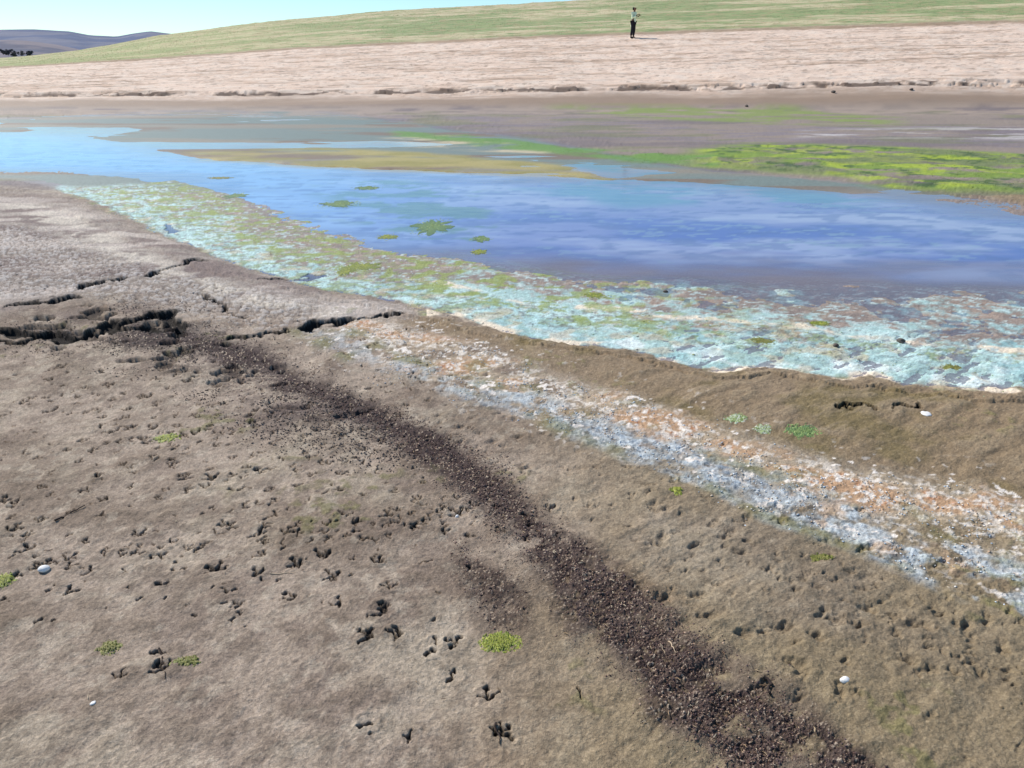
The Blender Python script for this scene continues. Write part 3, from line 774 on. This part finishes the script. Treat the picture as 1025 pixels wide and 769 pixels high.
scatter('scum_flakes', P, RNG.uniform(.003, .008, len(P)), np.array([srgb(196, 224, 216), srgb(222, 238, 230), srgb(160, 188, 150), srgb(166, 172, 110), srgb(150, 140, 124)]),
        'turquoise and green flakes of dried pond scum along the near shore', 'pond scum', mat_attr('dry_scum', .8, (.85, 1.1), 200), .25)

P = np.concatenate([inplan('gritcore', 240, .0, .05, .3), inplan('grit', 90, .0, .06, .3), np.stack([RNG.uniform(-3, 2.5, 90), RNG.uniform(1.3, 4.2, 90)], 1)])
nP = len(P); zP = H(P[:, 0], P[:, 1]) + .004; an = RNG.uniform(0, 3.14, nP); ln = RNG.uniform(.003, .011, nP); wd = RNG.uniform(.0006, .0016, nP)
ax = np.stack([np.cos(an), np.sin(an), RNG.normal(0, .12, nP)], -1) * ln[:, None]; bx = np.stack([-np.sin(an), np.cos(an), an * 0], -1) * wd[:, None]
b0 = np.stack([P[:, 0], P[:, 1], zP], -1); up = np.stack([an * 0, an * 0, wd], -1); bend = bx * RNG.uniform(-3, 3, (nP, 1))
VV = np.stack([b0 - ax - bx, b0 - ax + bx, b0 - ax + up, b0 + bend - bx, b0 + bend + bx, b0 + bend + up * 2, b0 + ax], 1).reshape(-1, 3)
FF = (np.array([(0, 3, 5), (0, 5, 2), (1, 2, 5), (1, 5, 4), (3, 6, 5), (4, 5, 6), (0, 1, 4), (0, 4, 3), (3, 4, 6)])[None] + (np.arange(nP) * 7)[:, None, None]).reshape(-1, 3)
lc = np.array([srgb(196, 172, 136), srgb(168, 140, 108), srgb(120, 94, 74), srgb(214, 196, 166), srgb(84, 64, 52)])
o = add_mesh('straw_litter', VV, FF, mat_attr('straw', .85, (.85, 1.15), 200), smooth=False, colors=np.repeat(lc[RNG.integers(0, 5, nP)], 7, 0))
tag(o, 'fine broken straws mixed through the dark grit', 'plant litter', kind='stuff')

# ------------------------------------------------------------------ algae mats, each its own thing
def algae(name, u, v, wpx, hpx, cols, label, cat, n=260, group=None, thick=.012, water=False, fl=.0032):
    n = int(n * 2.2); thick = thick * (.3 if water else .6)
    x, y = gp(u, v); x0, _ = gp(u - wpx / 2, v); x1, _ = gp(u + wpx / 2, v); _, ya = gp(u, v + hpx / 2); _, yb = gp(u, v - hpx / 2)
    rx = (x1 - x0) / 2; ry = (yb - ya) / 2
    r = np.random.default_rng(int(u * 7 + v))
    a = r.uniform(0, 6.28, n); q = np.clip(np.abs(r.normal(0, .5, n)), 0, 1.0) ** .8 * (.65 + .5 * vnoise(np.cos(a) * 2.5 + u, np.sin(a) * 2.5 + v))
    px = q * np.cos(a) * rx; py = q * np.sin(a) * ry
    zg = H(px + x, py + y); zg = np.maximum(zg, 0.0) if water else zg
    base = float(zg.mean())
    s0 = fl * (1 + .25 * max(0, y - 2)) * 2.2
    k = 7; ang = np.linspace(0, 6.28, k, endpoint=False)
    V = []; Fc = []; Cc = []
    m_ = 64; V.append((0, 0, float(zg[np.argmin(q)]) - base + .0025)); Cc.append(cols[0] * .8)
    for i in range(m_):
        t = 6.2832 * i / m_; qq = .30 + .60 * float(vnoise(np.array([math.cos(t) * 4 + u]), np.array([math.sin(t) * 4 + v]))[0]) + r.normal(0, .05)
        ex, ey = qq * math.cos(t) * rx, qq * math.sin(t) * ry
        zz = h1(x + ex, y + ey); zz = max(zz, 0.0) if water else zz
        V.append((ex, ey, zz - base + .0015)); Cc.append(cols[-1]); Fc.append((0, 1 + i, 1 + (i + 1) % m_))
    for i in range(n):
        ph = r.uniform(0, 6.28); c, s_ = math.cos(ph), math.sin(ph); l = s0 * r.uniform(.5, 1.5); m = l * r.uniform(.3, .8)
        hgt = thick * (1 - q[i] ** 2) * r.uniform(.3, 1.2); col = cols[r.integers(len(cols))] * r.uniform(.75, 1.2)
        n0 = len(V)
        V.append((px[i], py[i], zg[i] - base + hgt + .003)); Cc.append(col)
        for t in ang:
            j = r.uniform(.6, 1.2); ex = math.cos(t) * l * j; ey = math.sin(t) * m * j
            V.append((px[i] + ex * c - ey * s_, py[i] + ex * s_ + ey * c, zg[i] - base + hgt * .3 - .003)); Cc.append(col)
        for t in range(k): Fc.append((n0, n0 + 1 + t, n0 + 1 + (t + 1) % k))
    o = add_mesh(name, V, Fc, MALG, colors=np.array(Cc)); o.location = (x, y, base)
    return tag(o, label, cat, group)
MALG = mat_attr('wet_algae', .6, (.75, 1.25), 220, .4)
LIME = [srgb(144, 152, 50), srgb(126, 138, 48), srgb(160, 162, 72), srgb(112, 120, 52)]
GRN = [srgb(122, 146, 84), srgb(104, 130, 76), srgb(146, 164, 100), srgb(88, 114, 72)]
OLV = [srgb(124, 124, 60), srgb(140, 134, 76), srgb(112, 116, 48)]
PAL = [srgb(170, 180, 150), srgb(150, 166, 110), srgb(192, 196, 180), srgb(128, 146, 84)]
A = [
 ('algae_clump', 499, 651, 46, 24, LIME, 'lime green algae clump on bare mud left of the dark grit band', 'algae', 420, False),
 ('algae_clump', 112, 659, 26, 16, OLV, 'faint green algae smear on the mud near the lower left corner', 'algae', 90, False),
 ('algae_clump', 168, 446, 34, 10, LIME, 'dull lime algae smear among bird tracks on the left flat', 'algae', 110, False),
 ('algae_clump', 6, 592, 26, 22, LIME, 'olive lime algae patch cut by the left edge of the picture', 'algae', 160, False),
 ('algae_clump', 800, 439, 36, 14, GRN, 'oval green algae patch with pale rim on the brown mound at right', 'algae', 300, False),
 ('algae_clump', 762, 436, 20, 9, PAL, 'pale grey green algae patch just left of the oval green one', 'algae', 120, False),
 ('algae_clump', 735, 425, 26, 9, PAL, 'whitish dried algae streak on the brown mound, leftmost of the three patches', 'algae', 90, False),
 ('algae_clump', 676, 497, 16, 9, LIME, 'small green algae tuft at the lower edge of the salt band', 'algae', 60, False),
 ('algae_clump', 820, 566, 30, 12, OLV, 'olive algae film just below the wide part of the salt band', 'algae', 70, False),
 ('algae_clump', 190, 672, 30, 12, OLV, 'thin olive algae film ringed by tracks at lower left', 'algae', 50, False),
 ('floating_algae', 340, 204, 50, 8, GRN, 'long dark green algae raft floating in the left part of the pool', 'floating algae', 130, True),
 ('floating_algae', 366, 188, 36, 5, GRN, 'thin green algae raft floating nearest the ochre bank', 'floating algae', 60, True),
 ('floating_algae', 432, 226, 52, 22, GRN, 'broad broken algae raft floating in the middle of the pool', 'floating algae', 150, True),
 ('floating_algae', 481, 239, 24, 8, GRN, 'small green algae raft just right of the broad broken one', 'floating algae', 70, True),
 ('floating_algae', 387, 237, 26, 7, LIME, 'bright lime algae raft left of the broad broken one', 'floating algae', 80, True),
 ('floating_algae', 479, 252, 22, 7, LIME, 'lime algae raft at the near edge of the blue water', 'floating algae', 60, True),
 ('floating_algae', 220, 178, 34, 3, OLV, 'thin dark algae streak floating in the pale blue water at left', 'floating algae', 60, True),
 ('algae_mat', 362, 267, 52, 12, LIME, 'bright green algae mat stranded in the near shallows', 'algae mat', 170, True),
 ('algae_mat', 345, 272, 20, 12, LIME, 'small lime algae tuft touching the left end of the bright stranded mat', 'algae mat', 90, True),
 ('algae_mat', 235, 106+90, 30, 8, GRN, 'green algae mat in the scum at the upper left shore', 'algae mat', 60, True),
 ('algae_mat', 595, 296, 30, 8, LIME, 'green algae mat in the turquoise scum below the middle of the pool', 'algae mat', 80, True),
 ('algae_mat', 820, 324, 26, 7, LIME, 'lime algae mat in the turquoise scum at right', 'algae mat', 80, True),
 ('algae_mat', 762, 341, 30, 8, OLV, 'olive algae mat in the turquoise scum left of the lime one', 'algae mat', 80, True),
 ('algae_mat', 952, 368, 24, 6, OLV, 'olive algae mat in the turquoise scum near the right edge', 'algae mat', 60, True),
]
for (nm, u, v, wp, hp, cl, lb, ct, n, wt) in A:
    algae(nm, u, v, wp, hp, cl, lb, ct, n, water=wt, group={'algae_clump': 'algae clumps on the mud', 'floating_algae': 'algae rafts floating on the pool', 'algae_mat': 'algae mats stranded in the shallows'}[nm])

# ------------------------------------------------------------------ stones, twigs, feathers
import bmesh
def stone(name, u, v, wpx, mat, label, cat, group=None, flat=.6, h=None):
    if h is None:
        x, y = gp(u, v, .02); x1, _ = gp(u + wpx, v, .02)
    else:
        a, b = ray(u, v); y = h; x = a * y; x1 = ray(u + wpx, v)[0] * y
    R = abs(x1 - x) / 2
    bm = bmesh.new(); bmesh.ops.create_icosphere(bm, subdivisions=3, radius=1)
    r = np.random.default_rng(int(u + v * 3)); o3 = r.uniform(0, 50, 3)
    for q in bm.verts:
        c = q.co; k = .75 + .5 * float(vnoise(np.array([c.x * 1.3 + o3[0] + c.z]), np.array([c.y * 1.3 + o3[1] - c.z]))[0]) + .12 * float(vnoise(np.array([c.x * 4 + o3[2]]), np.array([c.y * 4 + c.z * 3]))[0])
        q.co = (c.x * k * R, c.y * k * R * .8, c.z * k * R * flat)
    me = bpy.data.meshes.new(name); bm.to_mesh(me); bm.free()
    for p in me.polygons: p.use_smooth = True
    me.materials.append(mat); o = bpy.data.objects.new(name, me); COL.objects.link(o)
    o.location = (x, y, h1(x, y) + R * flat * .45); o.rotation_euler = (0, 0, r.uniform(0, 3))
    return tag(o, label, cat, group)
MW = mat_flat('white_stone', srgb(236, 232, 226), .6, 60, (.85, 1.08), .2)
MDK = mat_flat('dark_stone', srgb(96, 86, 78), .8, 40, (.7, 1.3), .4)
MBR = mat_flat('brown_clod', srgb(140, 122, 104), .9, 60, (.75, 1.2), .6)
stone('white_pebble', 843, 687, 9, MW, 'white pebble alone on the olive mud right of the grit band', 'pebble', 'white pebbles on the mud')
stone('white_pebble', 45, 575, 10, MW, 'white pebble lying in a dark track at the left edge', 'pebble', 'white pebbles on the mud')
stone('white_pebble', 95, 711, 6, MW, 'small white flat pebble near the lower left corner', 'pebble', 'white pebbles on the mud', .35)
stone('white_pebble', 925, 418, 11, MW, 'flat white pebble beside the dark slits on the brown mound', 'pebble', 'white pebbles on the mud', .25)
stone('white_pebble', 457, 519, 4, MW, 'tiny white pebble beside a track left of the grit band', 'pebble', 'white pebbles on the mud')
stone('dark_stone', 901, 340, 8, MDK, 'dark stone poking out of the turquoise scum at right', 'stone', 'dark stones in the scum')
stone('dark_stone', 836, 344, 6, MDK, 'small dark stone in the turquoise scum left of the larger one', 'stone', 'dark stones in the scum')
stone('dark_stone', 666, 289, 5, MDK, 'dark stone in the purple shallows below the pool', 'stone', 'dark stones in the scum')
stone('dark_stone', 834, 89, 4, MDK, 'dark stone on the far bank, left of a second one', 'stone', 'dark stones on the far bank', .7, 27.8)
stone('dark_stone', 912, 87, 4, MDK, 'dark stone on the far bank, right of a second one', 'stone', 'dark stones on the far bank', .7, 27.9)
stone('dark_stone', 747, 103, 3.5, MDK, 'dark stone at the foot of the far bank', 'stone', 'dark stones on the far bank', .7, 26.2)

def tube(name, pts, rad, mat, label, cat, group=None, k=6):
    V = []; Fc = []
    o0 = np.array(pts[0]); P = [np.array(p) - o0 for p in pts]
    for i, p in enumerate(P):
        d = P[min(i + 1, len(P) - 1)] - P[max(i - 1, 0)]; d = d / (np.linalg.norm(d) + 1e-9)
        a = np.cross(d, (0, 0, 1)); a /= np.linalg.norm(a) + 1e-9; b = np.cross(a, d)
        rr = rad * (1 - .6 * i / (len(P) - 1))
        for j in range(k):
            t = 6.2832 * j / k; V.append(p + (a * math.cos(t) + b * math.sin(t)) * rr)
    for i in range(len(P) - 1):
        for j in range(k):
            Fc.append((i * k + j, i * k + (j + 1) % k, (i + 1) * k + (j + 1) % k, (i + 1) * k + j))
    o = add_mesh(name, V, Fc, mat); o.location = o0
    return tag(o, label, cat, group)
def twig(u0, v0, u1, v1, rad, mat, label, name='twig'):
    a = gp(u0, v0); b = gp(u1, v1); pts = []
    for i in range(7):
        t = i / 6; x = a[0] + (b[0] - a[0]) * t + random.uniform(-1, 1) * rad * 1.5; y = a[1] + (b[1] - a[1]) * t + random.uniform(-1, 1) * rad * 1.5
        pts.append((x, y, h1(x, y) + rad * 1.3))
    return tube(name, pts, rad, mat, label, 'twig', 'twigs and straws lying on the shore')
MTW = mat_flat('dry_twig', srgb(196, 172, 142), .8, 80); MTD = mat_flat('dark_twig', srgb(58, 46, 40), .85, 80)
twig(668, 648, 676, 662, .0022, MTW, 'pale straw in the middle of the dark grit band')
twig(660, 654, 665, 663, .0016, MTW, 'shorter pale straw just left of the longer one in the grit')
twig(272, 584, 296, 583, .0018, MTW, 'thin straw lying between bird tracks on the left flat')
twig(495, 733, 501, 754, .003, MTD, 'short dark twig upright to the camera at bottom centre left')
twig(163, 660, 168, 692, .0026, MTD, 'curved dark twig at lower left beside the olive film')
twig(765, 690, 771, 705, .006, MTD, 'dark stub of twig at the right edge of the grit')
twig(60, 532, 88, 518, .004, MTD, 'dark twig half buried in mud at far left')

# ------------------------------------------------------------------ person
def skin(name, J, E, mat, parent, lvl=2):
    me = bpy.data.meshes.new(name); me.from_pydata([j[0] for j in J], E, [])
    me.materials.append(mat)
    o = bpy.data.objects.new(name, me); COL.objects.link(o); o.parent = parent
    m = o.modifiers.new('Skin', 'SKIN'); m.use_smooth_shade = True
    for i, j in enumerate(J):
        me.skin_vertices[0].data[i].radius = (j[1], j[1])
    me.skin_vertices[0].data[0].use_root = True
    o.modifiers.new('Sub', 'SUBSURF').levels = lvl; o.modifiers['Sub'].render_levels = lvl
    return o
PY = 47.2; a, b = ray(632.5, 38.5); PX = a * PY
root = bpy.data.objects.new('person', None); COL.objects.link(root)
root.location = (PX, PY, h1(PX, PY) - .01); root.rotation_euler = (0, 0, math.radians(-38))
root.scale = (.93,) * 3
tag(root, 'person standing on the far bank in pale green jacket and dark trousers, forearms raised', 'person')
msk = mat_flat('skin_tone', srgb(120, 84, 66), .6, 20, (.95, 1.05)); mjk = mat_flat('jacket_cloth', srgb(222, 238, 204), .85, 12, (.9, 1.08))
mtr = mat_flat('trouser_cloth', srgb(34, 34, 42), .9, 12); mhr = mat_flat('hair_dark', srgb(26, 22, 22), .7, 30); mbt = mat_flat('boot_leather', srgb(24, 20, 20), .6, 20)
# faces +X; pelvis root
J = [((0,0,.95),.13),((0,0,1.15),.125),((.01,0,1.38),.14),((.02,0,1.50),.055),((.03,0,1.56),.06),((.045,0,1.64),.095),((.05,0,1.72),.085),
     ((.01,.17,1.42),.055),((.03,.22,1.14),.045),((.24,.13,1.22),.036),((.30,.10,1.26),.03),
     ((.01,-.17,1.42),.055),((.05,-.22,1.15),.045),((.26,-.12,1.27),.036),((.32,-.08,1.31),.03),
     ((0,.09,.90),.09),((.03,.10,.50),.062),((-.02,.11,.10),.042),((.12,.12,.04),.035),
     ((0,-.09,.90),.09),((-.01,-.10,.50),.062),((-.06,-.11,.10),.042),((.08,-.12,.04),.035),((.14,0,1.63),.018)]
E = [(0,1),(1,2),(2,3),(3,4),(4,5),(5,6),(2,7),(7,8),(8,9),(9,10),(2,11),(11,12),(12,13),(13,14),(0,15),(15,16),(16,17),(17,18),(0,19),(19,20),(20,21),(21,22),(5,23)]
skin('body', J, E, msk, root)
for sy in (1, -1):
    hx, hy, hz = (.31, .10 * sy if sy > 0 else -.08, 1.26 if sy > 0 else 1.31)
    J2 = [((hx,hy,hz),.032),((hx+.06,hy-.005*sy,hz+.02),.034)]; E2 = [(0,1)]
    for q in range(4):
        n0 = len(J2); oy = hy + (q - 1.5) * .02
        J2 += [((hx+.09,oy,hz+.03),.011),((hx+.125,oy-.006*sy,hz+.02),.010),((hx+.145,oy-.012*sy,hz-.004),.008)]
        E2 += [(1,n0),(n0,n0+1),(n0+1,n0+2)]
    n0 = len(J2); J2 += [((hx+.04,hy-.04*sy,hz+.035),.012),((hx+.085,hy-.05*sy,hz+.045),.009)]; E2 += [(0,n0),(n0,n0+1)]
    skin('hand', J2, E2, msk, root, 1)
skin('jacket', [((0,0,.86),.165),((0,0,1.0),.155),((0,0,1.18),.150),((.01,0,1.38),.165),((.02,0,1.47),.085),((.01,.18,1.41),.075),((.03,.23,1.13),.062),((.22,.14,1.21),.050),
     ((.01,-.18,1.41),.075),((.05,-.23,1.14),.062),((.24,-.13,1.26),.050)], [(0,1),(1,2),(2,3),(3,4),(3,5),(5,6),(6,7),(3,8),(8,9),(9,10)], mjk, root)
skin('coat_tail', [((-.05,.02,.92),.15),((-.10,.05,.74),.13),((-.13,.07,.56),.10)], [(0,1),(1,2)], mjk, root)
skin('trousers', [((0,0,.92),.14),((0,.09,.88),.11),((.03,.10,.50),.085),((-.02,.11,.13),.068),((0,-.09,.88),.11),((-.01,-.10,.50),.085),((-.06,-.11,.13),.068)], [(0,1),(1,2),(2,3),(0,4),(4,5),(5,6)], mtr, root)
for y_, x_ in ((.11, -.02), (-.11, -.06)):
    skin('boot', [((x_, y_, .14),.06),((x_, y_, .045),.06),((x_+.09, y_, .04),.055),((x_+.16, y_, .03),.04)], [(0,1),(1,2),(2,3)], mbt, root)
skin('hair', [((.02,0,1.71),.115),((-.03,0,1.64),.10),((-.05,0,1.55),.05)], [(0,1),(1,2)], mhr, root)
for sy in (.035, -.035):
    bm = bmesh.new(); bmesh.ops.create_uvsphere(bm, u_segments=10, v_segments=8, radius=.013)
    me = bpy.data.meshes.new('eye'); bm.to_mesh(me); bm.free(); me.materials.append(mhr)
    o = bpy.data.objects.new('eye', me); COL.objects.link(o); o.parent = root; o.location = (.128, sy, 1.665)

# ------------------------------------------------------------------ light, sky, camera
AZ = math.radians(-50); EL = math.radians(43)      # sun: left of the view, ahead
W = bpy.data.worlds.new('World'); S.world = W; W.use_nodes = True
nt = W.node_tree; bg = nt.nodes['Background']; sk = nt.nodes.new('ShaderNodeTexSky')
sk.sky_type = 'NISHITA'; sk.sun_disc = False; sk.sun_elevation = EL; sk.sun_rotation = AZ; sk.air_density = 1.0; sk.dust_density = .1; sk.ozone_density = 4.0
tn = nt.nodes.new('ShaderNodeVectorMath'); tn.operation = 'MULTIPLY'; tn.inputs[1].default_value = (.76, .94, 1.0)
nt.links.new(sk.outputs[0], tn.inputs[0]); nt.links.new(tn.outputs[0], bg.inputs[0]); bg.inputs[1].default_value = .135
L = bpy.data.lights.new('sun', 'SUN'); L.energy = 4.9; L.angle = math.radians(.5); L.color = (1, .95, .88)
lo = bpy.data.objects.new('sun', L); COL.objects.link(lo)
from mathutils import Vector
d = Vector((math.sin(AZ) * math.cos(EL), math.cos(AZ) * math.cos(EL), math.sin(EL)))
lo.rotation_euler = d.to_track_quat('Z', 'Y').to_euler(); lo.location = d * 30
cam = bpy.data.cameras.new('camera'); co = bpy.data.objects.new('camera', cam); COL.objects.link(co)
co.location = (0, 0, EYE); co.rotation_euler = (math.pi / 2 - TH, 0, 0)
cam.sensor_width = 36; cam.lens = 36 * FPX / 1024; cam.clip_end = 20000; cam.clip_start = .05
S.camera = co
S.view_settings.view_transform = 'Standard'; S.view_settings.look = 'None'; S.view_settings.exposure = 0
S.render.engine = 'CYCLES'
